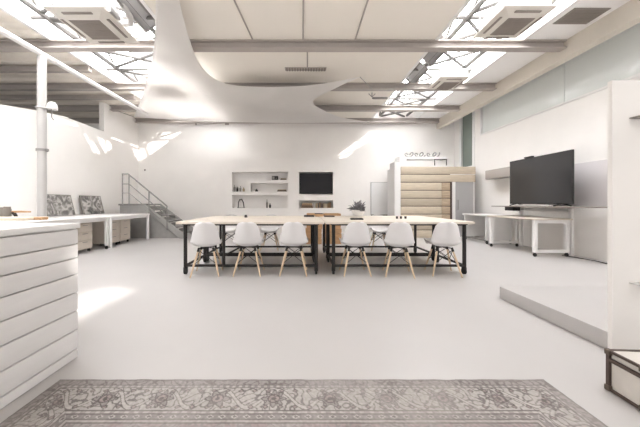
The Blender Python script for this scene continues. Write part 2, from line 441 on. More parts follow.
# steel post with rail on the left
solo('steel_rail', MB().tube([(-4.28, -1, EYE + 2.45), (-4.28, 7.3, EYE + 2.45)], .045, 10), 'whitepaint', 'long white tubular rail running from front to back above the post', 'rail')
po = thing('steel_post', 'round white steel post behind the counter carrying the rail', 'post', (-4.28, 4.36, 0))
MB().lathe([(.06, .012), (.06, EYE + 2.404)], n=16).obj('shaft', 'steelwhite', po)
MB().box(-.12, .12, -.12, .12, 0, .012).obj('base_plate', 'steelwhite', po)
cl = MB().lathe([(.075, -.02), (.075, .02)], (0, 0, EYE + .87), 16).box(.06, .1, -.02, .02, EYE + .85, EYE + .89)
cl.obj('clamp_ring', 'greysteel', po)
lz = EYE + 1.56
sp = thing('clamp_spotlight', 'small white domed spotlight clamped to the steel post', 'spotlight', (-4.28, 4.36, lz))
MB().tube([(.074 * math.cos(a * PI / 12), .074 * math.sin(a * PI / 12), 0) for a in range(24)], .012, 8, True).obj('clamp', 'steelwhite', sp)
MB().tube([(.084, 0, 0), (.14, -.02, 0)], .016, 8).obj('arm', 'steelwhite', sp)
MB().lathe([(.07, -.03), (.072, 0), (.06, .05), (.038, .085), (.01, .095)], (.2, -.03, 0), 18).obj('shade', 'whitepaint', sp)
MB().tube([(.19, -.03, -.03), (.19, -.03, -.16), (.22, -.03, -.2)], .008, 6).obj('hook', 'greysteel', sp)

# ------------------------------------------------------------------ chairs
def chair():
    r = thing('shell_chair', 'x', 'chair')
    pr = [(.225, .405), (.235, .425), (.19, .437), (.08, .425), (-.04, .415), (-.14, .425), (-.2, .47), (-.228, .55), (-.245, .645), (-.26, .725), (-.268, .765), (-.27, .782)]
    wd = [.165, .19, .208, .218, .218, .214, .21, .198, .174, .15, .122, .06]
    def at(arr, t):
        x = t * (len(arr) - 1); i = min(int(x), len(arr) - 2); return arr[i], arr[i + 1], x - i
    def shell(u, v):
        a, b, f = at(pr, v); c, d, g = at(wd, v)
        yy, zz, w = a[0] + (b[0] - a[0]) * f, a[1] + (b[1] - a[1]) * f, c + (d - c) * g
        x = (2 * u - 1); back = max(0, min(1, (v - .42) / .2))
        lift = .075 * abs(x) ** 3 * (1 - back) * max(0, min(1, v / .15)); fwd = .085 * x * x * back * (1 - .5 * max(0, v - .7))
        return Vector((x * w, yy + fwd, zz + lift))
    o = MB().grid(shell, 16, 44).obj('shell', 'shell', r, solid=.007, sharp=80)
    sm = o.modifiers.new('smooth', 'SUBSURF'); sm.levels = 1; sm.render_levels = 1
    ends = {}
    for sx in (-1, 1):
        for sy in (-1, 1):
            t, b = Vector((sx * .1, sy * .1, .395)), Vector((sx * .195, .19 if sy > 0 else -.21, 0))
            ends[sx, sy] = (t, b)
            MB().tube([t, t.lerp(b, .5), b], [.013, .0155, .0095], 10).obj('leg', 'legwood', r)
    br = MB(); q = lambda k, f: ends[k][0].lerp(ends[k][1], f)
    for a, b in (((-1, -1), (1, -1)), ((-1, 1), (1, 1)), ((-1, -1), (-1, 1)), ((1, -1), (1, 1))):
        br.tube([q(a, .06), q(b, .55)], .0045, 6).tube([q(b, .06), q(a, .55)], .0045, 6)
    br.obj('wire_brace', 'black', r)
    mt = MB()
    for k in ends: mt.tube([q(k, -.02) , q(k, .12)], .017, 8)
    mt.tube([q((-1, -1), 0), q((1, 1), 0)], .008, 6).tube([q((1, -1), 0), q((-1, 1), 0)], .008, 6)
    mt.obj('leg_socket', 'black', r)
    return r
ch = chair()
rows = [(-1.41, 3.95, .16, 'white shell chair slightly turned at the left end of the near row'),
        (-.79, 3.99, 0, 'second white shell chair from the left in the near row'),
        (-.12, 4.0, -.03, 'white shell chair just left of the middle table legs, near row'),
        (.79, 3.99, .02, 'white shell chair just right of the middle table legs, near row'),
        (1.42, 3.93, -.2, 'fifth white shell chair from the left in the near row'),
        (2.1, 3.97, -.16, 'white shell chair at the right end of the near row'),
        (-1.62, 6.0, PI + .15, 'white shell chair on the far side of the tables at their left end'),
        (-.72, 6.02, PI, 'white shell chair on the far side of the tables facing the second near chair'),
        (1.75, 6.02, PI - .1, 'white shell chair on the far side of the tables below the potted plant')]
for i, (x, y, a, lab) in enumerate(rows):
    o = ch if i == 0 else copy_tree(ch)
    o.location = (x, y, 0); o.rotation_euler = (0, 0, a); o['label'] = lab
    o['group'] = 'white shell chairs around the tables'

# ------------------------------------------------------------------ tables on casters
TZ = .78
def table():
    r = thing('work_table', 'x', 'table', group='long work tables')
    MB().box(-1.08, 1.08, -.45, .45, TZ - .035, TZ, .004).obj('tabletop', 'top', r)
    fm = MB()
    for y in (-.37, .37): fm.box(-.98, .98, y - .02, y + .02, TZ - .06, TZ - .036)
    for x in (-.97, .97): fm.box(x - .02, x + .02, -.35, .35, TZ - .06, TZ - .036)
    fm.obj('frame', 'black', r)
    for x in (-.965, .965):
        for y in (-.39, .39):
            l = MB().tube([(x, y, .1), (x, y, TZ - .036)], .026, 12).lathe([(.045, 0), (.045, .012)], (x, y, TZ - .05), 12)
            lo = l.obj('leg', 'black', r)
            MB().lathe([(.03, -.016), (.05, -.014), (.05, .014), (.03, .016)], (x, y + .01, .05), 16, 'X').box(x - .026, x - .018, y - .015, y + .03, .05, .1).box(x + .018, x + .026, y - .015, y + .03, .05, .1).box(x - .026, x + .026, y - .015, y + .03, .095, .105).obj('caster', 'rubber', lo)
    for y in (-.39, .39): MB().tube([(-.965, y, .13), (.965, y, .13)], .019, 10).obj('stretcher', 'black', r)
    for x in (-.965, .965): MB().tube([(x, -.39, .13), (x, .39, .13)], .019, 10).obj('stretcher', 'black', r)
    return r
tb = table(); tb.location = (-.755, 4.30, 0); tb['label'] = 'near left wooden work table on black pipe legs and casters'
again(tb, (1.43, 4.30, 0), 0, 'near right wooden work table on black pipe legs and casters')
again(tb, (-.755, 5.212, 0), 0, 'far left wooden work table, behind the near left one')
again(tb, (1.43, 5.212, 0), 0, 'far right wooden work table carrying the potted plant')

px_ = MB().tube([(-.40, -.39, .13), (-.40, -.39, TZ - .036)], .024, 12).tube([(-.40, -.39, .27), (-.26, .0, .33), (-.26, .0, TZ - .036)], .016, 10)
px_.obj('middle_post', 'black', tb)
# things on the tables
def on(px, d, z=TZ): return ((px - 302) * d / F, d, z)
x, y, z = on(350, 4.95)
ky = thing('keyboard', 'black keyboard lying on the near right table edge of the tabletop', 'keyboard', (x, y - .6, z))
MB().box(-.1, .1, -.06, .06, 0, .02, .004).obj('base', 'bezel', ky)
kk = MB()
for i in range(9):
    for j in range(4): kk.box(-.09 + i * .0205, -.074 + i * .0205, -.05 + j * .026, -.03 + j * .026, .02, .026)
kk.obj('keys', 'dark', ky)
for k, (px, lab) in enumerate(((397, 'small dark cup on the near right table, leftmost of three'), (401, 'small dark cup on the near right table, middle of three'), (405.5, 'small dark cup on the near right table, rightmost of three'))):
    x, y, z = on(px, 4.6)
    solo('cup', MB().lathe([(.017, 0), (.02, .036), (.021, .042), (.017, .04), (.013, .01)], (x, y, z), 14), 'dark', lab, 'cup', 'three dark cups')
for k, (px, d, w, lab) in enumerate(((309, 5.3, .2, 'dark flat tray at the left of the objects in the middle of the tables'), (319, 5.4, .16, 'low dark box in the middle of the tables'), (329, 5.28, .2, 'dark flat folder at the right of the objects in the middle of the tables'))):
    x, y, z = on(px, d)
    if k == 1:
        bx = thing('storage_box', lab, 'box', (x, y, z))
        MB().box(-w / 2, w / 2, -.08, .08, 0, .05, .004).obj('base', 'brown', bx); MB().box(-w / 2 - .005, w / 2 + .005, -.085, .085, .05, .065, .004).obj('lid', 'dark', bx)
    elif k == 0:
        solo('tray', MB().box(x - w / 2, x + w / 2, y - .1, y + .1, z, z + .012).box(x - w / 2, x + w / 2, y - .1, y - .09, z, z + .03).box(x - w / 2, x + w / 2, y + .09, y + .1, z, z + .03).box(x - w / 2, x - w / 2 + .01, y - .1, y + .1, z, z + .03).box(x + w / 2 - .01, x + w / 2, y - .1, y + .1, z, z + .03), 'dark', lab, 'tray')
    else:
        solo('folder', MB().box(x - w / 2, x + w / 2, y - .1, y + .1, z, z + .022, .003), 'leather', lab, 'folder')
x, y, z = on(246, 5.0)
solo('tape_dispenser', MB().prism([(-.04, 0), (.05, 0), (.05, .015), (.02, .02), (0, .05), (-.03, .05), (-.045, .02)], 'X', -.02, .02).rot(Matrix.Translation((x, y, z))), 'dark', 'small dark tape dispenser on the far left table', 'tape dispenser')
# potted plant
x, y, z = on(358, 5.42)
pl = thing('potted_plant', 'bushy grey leafed plant in a white bowl pot on the far right table', 'potted plant', (x, y, z))
MB().lathe([(.06, 0), (.09, .02), (.135, .1), (.14, .13), (.125, .13), (.115, .11)], n=22).obj('pot', 'whitepaint', pl)
MB().lathe([(.01, .105), (.118, .11)], n=16).obj('soil', 'soil', pl)
lf = MB(); rr = random.Random(3)
for k in range(90):
    a = rr.uniform(0, 2 * PI); el = rr.uniform(.1, 1.4); L = rr.uniform(.1, .24) * (1.15 if el > .9 else 1)
    d = Vector((math.cos(a) * math.cos(el), math.sin(a) * math.cos(el), math.sin(el)))
    p0 = Vector((d.x * .05, d.y * .05, .11)); p1 = p0 + d * L; sd = d.cross(Vector((0, 0, 1))).normalized() * rr.uniform(.018, .034)
    mid = p0.lerp(p1, .65) + Vector((0, 0, .015))
    vs = [lf.bm.verts.new(q) for q in (p0, mid - sd, p1 - Vector((0, 0, .02)), mid + sd)]
    lf.bm.faces.new(vs)
lf.obj('foliage', 'leaf', pl, solid=.002)

# crates behind the tables
def crate():
    r = thing('wooden_crate', 'x', 'crate')
    b = MB().box(-.2, .2, -.16, .16, 0, .02)
    for z in (.03, .16, .29): b.box(-.2, .2, -.17, -.155, z, z + .1).box(-.2, .2, .155, .17, z, z + .1).box(-.205, -.19, -.155, .155, z, z + .1).box(.19, .205, -.155, .155, z, z + .1)
    b.obj('slats', 'brown', r)
    for sx in (-1, 1):
        for sy in (-1, 1): MB().box(sx * .175 - .015, sx * .175 + .015, sy * .14 - .015, sy * .14 + .015, .02, .39).obj('corner_post', 'brown', r)
    return r
c1 = crate(); c1.location = (.3, 6.95, 0); c1['label'] = 'left of the stacked brown wooden crates behind the tables, on the floor'
again(c1, (.8, 6.95, 0), .08, 'right of the stacked brown wooden crates behind the tables, on the floor')
again(c1, (.33, 6.96, .39), -.05, 'upper brown wooden crate standing on the left crate behind the tables')
again(c1, (.78, 6.95, .39), .1, 'upper brown wooden crate standing on the right crate behind the tables')

# ------------------------------------------------------------------ things in the niches
zf = s_(0, 208).z; zm = s_(0, 191.5).z; zs = s_(0, 180).z
NY = ND + .14
def npx(px): return (px - 302) * NY / F
def bottle(px, z, h, r, m, lab, name='bottle'):
    solo(name, MB().lathe([(r * .9, 0), (r, .01), (r, h * .6), (r * .4, h * .75), (r * .35, h)], (npx(px), NY, z), 14), m, lab, name, 'vessels in the back wall niches')
bottle(234.5, zm, .24, .03, 'greyitem', 'grey bottle at the left end of the upper niche'); bottle(237.3, zm, .17, .035, 'dark', 'short dark bottle second from the left in the upper niche')
bottle(240.4, zm, .2, .03, 'greyitem', 'grey bottle third from the left in the upper niche'); bottle(243.6, zm, .15, .04, 'book_b', 'squat tan jar right of the bottles in the upper niche', 'jar')
bottle(256.5, zm, .1, .05, 'dark', 'small dark pot under the inner shelf of the upper niche', 'pot')
bottle(267, zf, .3, .035, 'greyitem', 'slim pale grey vase in the lower niche', 'vase'); bottle(270, zf, .16, .035, 'dark', 'small dark bottle beside the slim vase in the lower niche')
ar = MB().tube([(-.1, 0, .012), (-.09, 0, .2), (-.04, 0, .3), (.02, 0, .31), (.08, 0, .2), (.11, 0, .012)], .018, 8)
o = thing('arch_sculpture', 'dark arched sculpture in the lower niche', 'sculpture', (npx(241), NY, zf)); ar.obj('arch', 'dark', o)
MB().box(-.13, .13, -.05, .05, 0, .012).obj('base', 'dark', o)
o = thing('radio', 'small dark radio on the inner shelf of the upper niche', 'radio', (npx(275), NY, zs))
MB().box(-.11, .11, -.05, .05, 0, .15, .01).obj('case', 'dark', o); MB().box(-.09, -.01, -.056, -.05, .03, .12).obj('speaker', 'greyitem', o); MB().lathe([(.018, -.062), (.018, -.05)], (.05, 0, .07), 12, 'Y').obj('dial', 'greyitem', o)
def book(x, y, z, w, d, h, m, lab, group):
    o = thing('book', lab, 'book', (x, y, z), 0, group)
    MB().box(-w / 2, w / 2, -d / 2, -d / 2 + .003, 0, h).box(-w / 2, -w / 2 + .003, -d / 2, d / 2, 0, h).box(w / 2 - .003, w / 2, -d / 2, d / 2, 0, h).obj('cover', 'book_' + m, o)
    MB().box(-w / 2 + .003, w / 2 - .003, -d / 2 + .003, d / 2 - .004, .003, h - .003).obj('pages', 'paper', o)
def flat(x, y, z, w, d, h, m, lab, group):
    o = thing('book', lab, 'book', (x, y, z), 0, group)
    MB().box(-w / 2, w / 2, -d / 2, d / 2, 0, .003).box(-w / 2, w / 2, -d / 2, d / 2, h - .003, h).box(-w / 2, w / 2, -d / 2, -d / 2 + .003, .003, h - .003).obj('cover', 'book_' + m, o)
    MB().box(-w / 2 + .004, w / 2 - .004, -d / 2 + .004, d / 2 - .004, .003, h - .003).obj('pages', 'paper', o)
for k in range(3): flat(npx(283.5), NY, zs + k * .022, .22 - k * .02, .16, .022, 'cab'[k], ['lowest', 'middle', 'topmost'][k] + ' flat book of the stack on the inner shelf of the upper niche', 'flat books on the inner shelf')
for k in range(3): flat(npx(282), NY, zm + k * .025, .34 - k * .03, .16, .025, 'acd'[k], ['lowest', 'middle', 'topmost'][k] + ' flat book of the stack under the inner shelf', 'flat books under the inner shelf')
for k in range(4): flat(npx(307), NY, zf + k * .045, .42 - k * .025, .18, .044, 'aceb'[k], ['lowest', 'second', 'third', 'topmost'][k] + ' large flat book below the wall screen', 'flat books below the wall screen')
bx = npx(315.5)
for k in range(12):
    w = rr.uniform(.034, .05); h = rr.uniform(.15, .2)
    book(bx + w / 2, NY, zf, w, .16, h, rr.choice('abcde'), 'upright brown toned book in the row below the wall screen', 'upright books below the wall screen'); bx += w + .002
# wall screen
tv = thing('wall_screen', 'dark flat screen mounted in the niche unit of the back wall', 'television', (npx(316), ND, s_(0, 194).z))
w2_ = 17 * NY / F - .02; hh = s_(0, 172.5).z - s_(0, 194).z - .02
MB().box(-w2_, w2_, .08, .13, .01, hh, .006).obj('case', 'bezel', tv)
MB().box(-w2_ + .025, w2_ - .025, .072, .08, .04, hh - .025).obj('screen', 'screen_b', tv)
MB().box(-.1, .1, .13, .32, hh * .3, hh * .7).obj('mount', 'bezel', tv)

# ------------------------------------------------------------------ white board beside the booth
q0, q1 = W(371, 215, 9.5), W(392, 182, 9.5)
wb = thing('whiteboard', 'plain white board on the back wall beside the booth', 'whiteboard', ((q0.x + q1.x) / 2, 9.5, q0.z))
hw, hh = (q1.x - q0.x) / 2, q1.z - q0.z
MB().box(-hw + .02, hw - .02, .03, .069, .02, hh - .02).obj('board', 'whitepaint', wb)
MB().box(-hw, hw, .02, .069, hh - .02, hh).box(-hw, -hw + .02, .02, .069, .02, hh - .02).box(hw - .02, hw, .02, .069, .02, hh - .02).box(-hw, hw, .02, .069, 0, .02).obj('frame', 'steelwhite', wb)
MB().box(-hw, hw, -.03, .02, -.02, .02).obj('tray', 'greyitem', wb)

# ------------------------------------------------------------------ wooden booth
BD = 8.0
bo = thing('wooden_booth', 'tall booth clad in pale pine boards with a grey glass door', 'booth', (0, BD, 0))
loc = Matrix.Translation((0, -BD, 0))
bx0, bx1 = 2.74, 5.28
MB().box(2.8, 2.985, BD + .02, 8.45, 0, 2.3).box(3.0, 4.62, BD + .09, 9.3, 0, 2.2).box(4.62, bx1, BD + .6, 9.3, 0, 2.2).box(5.2, bx1, BD + .09, BD + .6, 0, 2.2).rot(loc).obj('body', 'whitepaint', bo)
pk = MB(); z = 0; h = .2405
k = 0
while z + h < 2.25:
    xe = 5.24 if z + h > 1.8 else 4.215
    pk.box(2.99, xe, BD, BD + .05, z + .006, z + h - .016, .004); z += h
MB().box(3.0, 4.5, BD + .052, BD + .085, 0, 2.15).rot(loc).obj('backing', 'leather', bo)
pk.rot(loc).obj('cladding', 'slat', bo)
pp = MB()
for k in range(7): pp.box(4.225, 4.47, BD - .004, BD + .05, k * .2405 + .006, k * .2405 + .225, .004)
pp.rot(loc).obj('corner_cladding', 'slat_b', bo)
MB().box(4.475, 4.53, BD - .01, BD + .06, .0, 1.69, .004).rot(loc).obj('post', 'leather', bo)
MB().box(4.54, 4.64, BD + .01, BD + .06, 0, 1.72).rot(loc).obj('door_frame', 'whitepaint', bo)
dr = MB().box(4.65, 5.19, BD + .02, BD + .05, .03, 1.71).rot(loc).obj('door', 'greyglass', bo)
MB().tube([(4.7, -.03, .85), (4.7, -.03, 1.15)], .01, 8).tube([(4.7, -.03, .87), (4.7, .02, .87)], .008, 6).tube([(4.7, -.03, 1.13), (4.7, .02, 1.13)], .008, 6).obj('handle', 'greysteel', dr)
ZT = W(0, 156.5, 8.1).z
MB().box(2.98, 4.45, BD + .1, 8.5, ZT - .07, ZT).box(2.98, 3.2, BD + .1, 8.5, 2.2, ZT - .07).rot(loc).obj('roof_shelf', 'whitepaint', bo)
MB().tube([(4.07, .13, 2.2), (4.07, .13, ZT - .08), (4.43, .13, ZT - .08), (4.43, .13, 2.2)], .016, 6).obj('shelf_bracket', 'black', bo)
for k, (px, w, lab) in enumerate(((409, .15, 'small looped wire ornament on the booth roof, leftmost'), (420, .2, 'double looped wire ornament on the booth roof, between the other two'), (434, .3, 'long looped wire ornament on the booth roof, rightmost'))):
    x = (px - 302) * 8.3 / F
    pts = []
    for i in range(40):
        t = i / 39; a = t * 2 * PI * (1.5 + k * .5)
        pts.append((x + (t - .5) * w * 1.3 + .06 * math.cos(a), 8.3 + .08 * math.sin(a * .7), ZT + .085 + .06 * math.sin(a)))
    solo('wire_ornament', MB().tube(pts, .017, 6), 'greysteel', lab, 'ornament', 'wire ornaments on the booth roof')

# ------------------------------------------------------------------ stairs in the corner
st = thing('metal_stairs', 'short grey metal stairs with landing and tube railing by the back wall', 'stairs', (-4.4, 7.85, 0))
L = Matrix.Translation((4.4, -7.85, 0))
n = 6; x0, x1, zt = -3.5, -4.68, 1.03
for k in range(n - 1):
    xa = x0 + (x1 - x0) * k / (n - 1); xb = x0 + (x1 - x0) * (k + 1) / (n - 1); z = zt * (k + 1) / n
    MB().box(xb, xa, 7.9, 8.75, z - .035, z).box(xb, xb + .012, 7.9, 8.75, z, z + .1).rot(L).obj('step', 'greysteel', st)
MB().box(-5.45, x1, 7.86, 8.75, zt - .05, zt).rot(L).obj('landing', 'greysteel', st)
MB().prism([(x0 + .05, 0), (x0 - .02, .16), (x1, zt), (x1, zt - .16), (x0 - .14, 0)], 'Y', 7.86, 7.9).rot(L).obj('stringer', 'acbody', st)
MB().prism([(x0 + .05, 0), (x0 - .02, .16), (x1, zt), (x1, zt - .16), (x0 - .14, 0)], 'Y', 8.75, 8.79).rot(L).obj('stringer', 'acbody', st)
MB().prism([(-5.45, .0), (x0 - .2, 0), (x1, zt - .2), (x1, zt - .05), (-5.45, zt - .05)], 'Y', 7.93, 7.96).rot(L).obj('side_panel', 'acbody', st)
yr = 7.84
rl = MB()
P = lambda px, py: (lambda w: (w.x, yr, w.z))(W(px, py, yr))
rl.tube([P(122, 174), P(128, 174), P(167, 206), P(167, 207)], .02, 8)
rl.rot(L).obj('handrail', 'greysteel', st)
MB().tube([P(122, 184), P(129, 184), P(167, 216)], .014, 8).tube([P(122, 193), P(129, 193), P(160, 219)], .01, 8).rot(L).obj('mid_rail', 'greysteel', st)
for (px, a, b) in ((122.5, 174, 206), (129, 174, 204), (149, 192, 216), (167, 206, 230)):
    MB().tube([P(px, a), P(px, b)], .017, 8).rot(L).obj('baluster', 'greysteel', st)

# ------------------------------------------------------------------ left wall: desks, pedestals, prints
def caster(mb, x, y, r=.035):
    mb.lathe([(r * .6, -.014), (r, -.012), (r, .012), (r * .6, .014)], (x, y, r), 12, 'X').box(x - .018, x + .018, y - .014, y + .014, r + .004, r * 2.2)
def desk(name, x0, x1, y0, y1, h, lab, casters=True, m='whitepaint'):
    cx, cy = (x0 + x1) / 2, (y0 + y1) / 2
    d = thing(name, lab, 'desk', (cx, cy, 0)); a, b = (x1 - x0) / 2, (y1 - y0) / 2
    MB().box(-a, a, -b, b, h - .035, h, .004).obj('desktop', m, d)
    for sx in (-1, 1):
        for sy in (-1, 1):
            zb = .08 if casters else 0
            x, y = sx * (a - .04), sy * (b - .04)
            l = MB().box(x - .03, x + .03, y - .03, y + .03, zb, h - .036, .004).obj('leg', m, d)
            if casters:
                c = MB(); caster(c, x, y); c.obj('caster', 'rubber', l)
    rlx = MB()
    for sy in (-1, 1): rlx.box(-a + .08, a - .08, sy * (b - .04) - .015, sy * (b - .04) + .015, h - .1, h - .036)
    for sx in (-1, 1): rlx.box(sx * (a - .04) - .015, sx * (a - .04) + .015, -b + .08, b - .08, h - .1, h - .036)
    rlx.obj('apron', m, d)
    return d
desk('long_desk', XL + .03, -4.42, 4.75, 6.09, .745, 'white desk by the left wall closer to the counter, under the two grey prints')
desk('long_desk', XL + .03, -4.42, 6.12, 7.7, .745, 'white desk by the left wall reaching to the stairs', False)
def pedestal(x, y, rz, lab, m='pedestal'):
    p = thing('drawer_pedestal', lab, 'drawer unit', (x, y, 0), rz)
    MB().box(-.24, .24, -.21, .21, .07, .62, .004).obj('body', m, p)
    for k in range(3):
        d = MB().box(.241, .257, -.2, .2, .09 + k * .178, .255 + k * .178, .003).obj('drawer', m, p)
        MB().box(.257, .268, -.06, .06, .215 + k * .178, .225 + k * .178).obj('handle', 'greysteel', d)
    for k in range(3):
        d = MB()
    for sx in (-1, 1):
        for sy in (-1, 1):
            c = MB(); caster(c, sx * .2, sy * .17, .032); c.obj('caster', 'rubber', p)
    return p
pedestal(-4.86, 5.62, 0, 'pale drawer pedestal on casters under the desk closer to the counter')
pedestal(-4.9, 6.55, 0, 'pale drawer pedestal under the desk near the stairs, closer of two')
pedestal(-4.95, 7.05, 0, 'pale drawer pedestal under the desk near the stairs, next to the end leg')
def leaning(y0, y1, h, m, lab):
    p = thing('framed_print', lab, 'picture', (XL + .2, (y0 + y1) / 2, .752)); p.rotation_euler = (0, -R(14), 0)
    b = (y1 - y0) / 2
    MB().box(-.012, .012, -b, b, .004, h, .002).obj('canvas', m, p)
    MB().box(-.016, .018, -b - .012, -b, .004, h + .012).box(-.016, .018, b, b + .012, .004, h + .012).box(-.016, .018, -b, b, h, h + .012).obj('frame', 'greyitem', p)
leaning(5.95, 6.64, .5, 'print_a', 'dark grey abstract print leaning on the left wall, beside the post')
leaning(6.95, 7.62, .5, 'print_b', 'grey abstract print leaning on the left wall, beside the stairs')

# ------------------------------------------------------------------ counter with board cladding
cb = thing('counter', 'white counter clad in horizontal boards at the left edge', 'counter', (-1.53, 1.81, 0))
CT = .916
body = MB().box(-2.9, -1.555, -.6, 1.79, .0, CT - .035).box(-2.9, -2.0, 1.79, 2.35, 0, CT - .035).rot(Matrix.Translation((1.53, -1.81, 0)))
body.obj('body', 'counter', cb)
zz = [.0, .063, .193, .322, .447, .57, .68, .775, .878]
fb = MB()
for a, b in zip(zz, zz[1:]):
    fb.box(-1.555, -1.53, -.6, 1.81, a + .004, b - .004, .003)
    fb.box(-1.975, -1.5555, 1.79, 1.81, a + .004, b - .004, .003)
fb.rot(Matrix.Translation((1.53, -1.81, 0))).obj('cladding', 'counter', cb)
MB().box(-2.95, -1.52, -.6, 1.82, CT - .034, CT, .004).box(-2.95, -1.985, 1.821, 2.37, CT - .034, CT, .004).rot(Matrix.Translation((1.53, -1.81, 0))).obj('worktop', 'whitepaint', cb)
# things on the counter
b = thing('cutting_board', 'pale wooden cutting board on the counter top', 'cutting board', (-2.33, 2.16, CT))
MB().box(-.28, .17, -.1, .1, 0, .022, .004).obj('board', 'tanwood', b)
MB().box(.172, .235, -.03, .03, 0, .022, .004).obj('handle', 'brown', b)
for k, (px, w, h, lab) in enumerate(((1.5, .022, .1, 'grey jar on the counter at the frame edge'), (6, .026, .105, 'taller grey jar on the counter beside the pan'))):
    x, y = (px - 302) * 2.28 / F, 2.29
    j = thing('jar', lab, 'jar', (x, y, CT))
    MB().lathe([(w * .9, 0), (w, .006), (w, h * .8), (w * .8, h * .85)], n=16).obj('body', 'greyitem', j); MB().lathe([(w * .85, h * .851), (w * .85, h)], n=16).obj('lid', 'acgrille', j)
pn = thing('brush', 'hand brush with a brown wooden handle propped on a dark stand on the counter', 'brush', ((12 - 302) * 2.3 / F, 2.31, CT))
MB().tube([(.03, 0, 0), (.02, 0, .03), (0, 0, .055)], [.014, .012, .014], 10).box(-.0, .06, -.03, .03, 0, .006).obj('stand', 'dark', pn)
MB().tube([(-.02, 0, .06), (.07, 0, .062), (.15, 0, .06)], [.01, .009, .007], 10).obj('handle', 'brown', pn)

# ------------------------------------------------------------------ rug
RX, RY0, RY1 = 1.43, -.5, 1.568
def rug_col(x, y):
    e1 = RY1 - y; e2 = RX - abs(x)
    e, v = (e1, x) if e1 < e2 else (e2, y - .35)
    base = Vector((.35, .318, .303)); light = Vector((.47, .435, .41)); dark = Vector((.11, .095, .09)); rose = Vector((.33, .27, .262)); mid = Vector((.26, .238, .23))
    N = lambda a, f, c: noise.noise(Vector((x * f, y * f, c)))
    n1, n2, n3 = N(0, 9, 0), N(0, 70, 3), N(0, 2.5, 8)
    curl = abs(noise.noise(Vector((v * 24, e * 24, 11))))
    line = lambda a, w: abs(e - a) < w
    if e < .012: c = dark.lerp(base, .45)
    elif line(.05, .003) or line(.07, .003) or line(.236, .003) or line(.256, .003) or line(.29, .003) or line(.312, .004): c = dark.lerp(base, .25)
    elif e < .05: c = dark.lerp(base, .35) if curl < .1 else mid.lerp(base, .5)
    elif e < .07: c = base.lerp(light, .4) if (int(v / .018) % 2) else mid
    elif e < .236:
        c = light.lerp(base, .25); p = .3; t = (v / p) % 1.0 - .5; k = int(math.floor(v / p)) % 2; w = e - .153
        r = math.hypot(t * p, w * 1.05); th = math.atan2(w, t * p)
        R0 = .07 * (.82 + .18 * math.cos((8 if k else 6) * th))
        tb_ = abs(t) - .5
        if r < R0: c = dark.lerp(base, .15) if (R0 - r < .009 or r < .012 or .026 < r < .034 or curl < .05) else (rose if r < .026 else base.lerp(mid, .6))
        else:
            vine = w - .062 * math.sin(2 * PI * (v / p) + 1.2)
            if curl < .085: c = mid.lerp(dark, .45)
            if abs(vine) < .011: c = light
            if .011 < abs(vine) < .017: c = dark.lerp(base, .3)
            q = ((v / (p / 4)) % 1.0 - .5) * p / 4; qq = abs(q) * 1.1 + abs(abs(w) - .058) * 1.4
            if qq < .02: c = dark.lerp(base, .2) if qq > .011 else rose
    elif e < .256: c = base if (int(v / .024) % 2) else light
    elif e < .29:
        q = ((v / .06) % 1.0 - .5) * .06; w = e - .273; d = abs(q) + abs(w) * 1.5
        c = dark.lerp(base, .3) if d < .012 else (light if d < .02 else mid)
    elif e < .312: c = light.lerp(rose, .4)
    else: c = mid if curl < .09 else (rose if N(0, 14, 5) > .0 else base)
    wear = max(0, min(1, .45 + .8 * n3 + .4 * n1))
    c = c.lerp(base.lerp(light, .35), wear * .55)
    return c * (1 + .22 * n2 + .08 * n1)
nx, ny = 640, 170
me = bpy.data.meshes.new('patterned_rug'); bm = bmesh.new(); cl = bm.loops.layers.float_color.new('pile')
ylist = [RY1 - .5 * (j / 120) for j in range(121)] + [RY1 - .5 - (RY1 - RY0 - .5) * (j / 50) for j in range(1, 51)]
vs = [[bm.verts.new((-RX + 2 * RX * i / nx, yy - .5, .009 + .0015 * noise.noise(Vector((i * .05, yy * 30, 0))) )) for i in range(nx + 1)] for yy in ylist]
cols = {}
for j, yy in enumerate(ylist):
    for i in range(nx + 1):
        wob = .004 * noise.noise(Vector((i * .04, 2, 0)))
        if j == 0: vs[j][i].co.y += wob
        c = rug_col(-RX + 2 * RX * i / nx, yy); cols[vs[j][i]] = (c.x, c.y, c.z, 1)
for j in range(len(ylist) - 1):
    for i in range(nx): bm.faces.new((vs[j][i], vs[j + 1][i], vs[j + 1][i + 1], vs[j][i + 1]))
per = vs[0] + [r_[-1] for r_ in vs[1:]] + vs[-1][::-1][1:] + [r_[0] for r_ in vs[::-1][1:-1]]
low = [bm.verts.new((v.co.x, v.co.y, .001)) for v in per]
for a, b_ in zip(per, low): cols[b_] = cols[a]
for i in range(len(per)):
    j = (i + 1) % len(per); bm.faces.new((per[i], low[i], low[j], per[j]))
for f in bm.faces:
    f.smooth = True
    for l in f.loops: l[cl] = cols[l.vert]
bmesh.ops.recalc_face_normals(bm, faces=bm.faces[:])
bm.to_mesh(me); bm.free()
rm = bpy.data.materials.new('rug_pile'); rm.use_nodes = True; nt = rm.node_tree
at = nt.nodes.new('ShaderNodeAttribute'); at.attribute_name = 'pile'
nt.links.new(at.outputs['Color'], nt.nodes['Principled BSDF'].inputs['Base Color'])
nt.nodes['Principled BSDF'].inputs['Roughness'].default_value = .95; nt.nodes['Principled BSDF'].inputs['Specular IOR Level'].default_value = .1
nz = nt.nodes.new('ShaderNodeTexNoise'); nz.inputs['Scale'].default_value = 300; bp = nt.nodes.new('ShaderNodeBump'); bp.inputs['Strength'].default_value = .3
nt.links.new(nz.outputs[0], bp.inputs['Height']); nt.links.new(bp.outputs[0], nt.nodes['Principled BSDF'].inputs['Normal'])
me.materials.append(rm)
rug = bpy.data.objects.new('patterned_rug', me); COL.objects.link(rug); rug.location = (0, .5, 0)
tag(rug, 'large faded grey and rose oriental rug on the pale floor', 'rug')

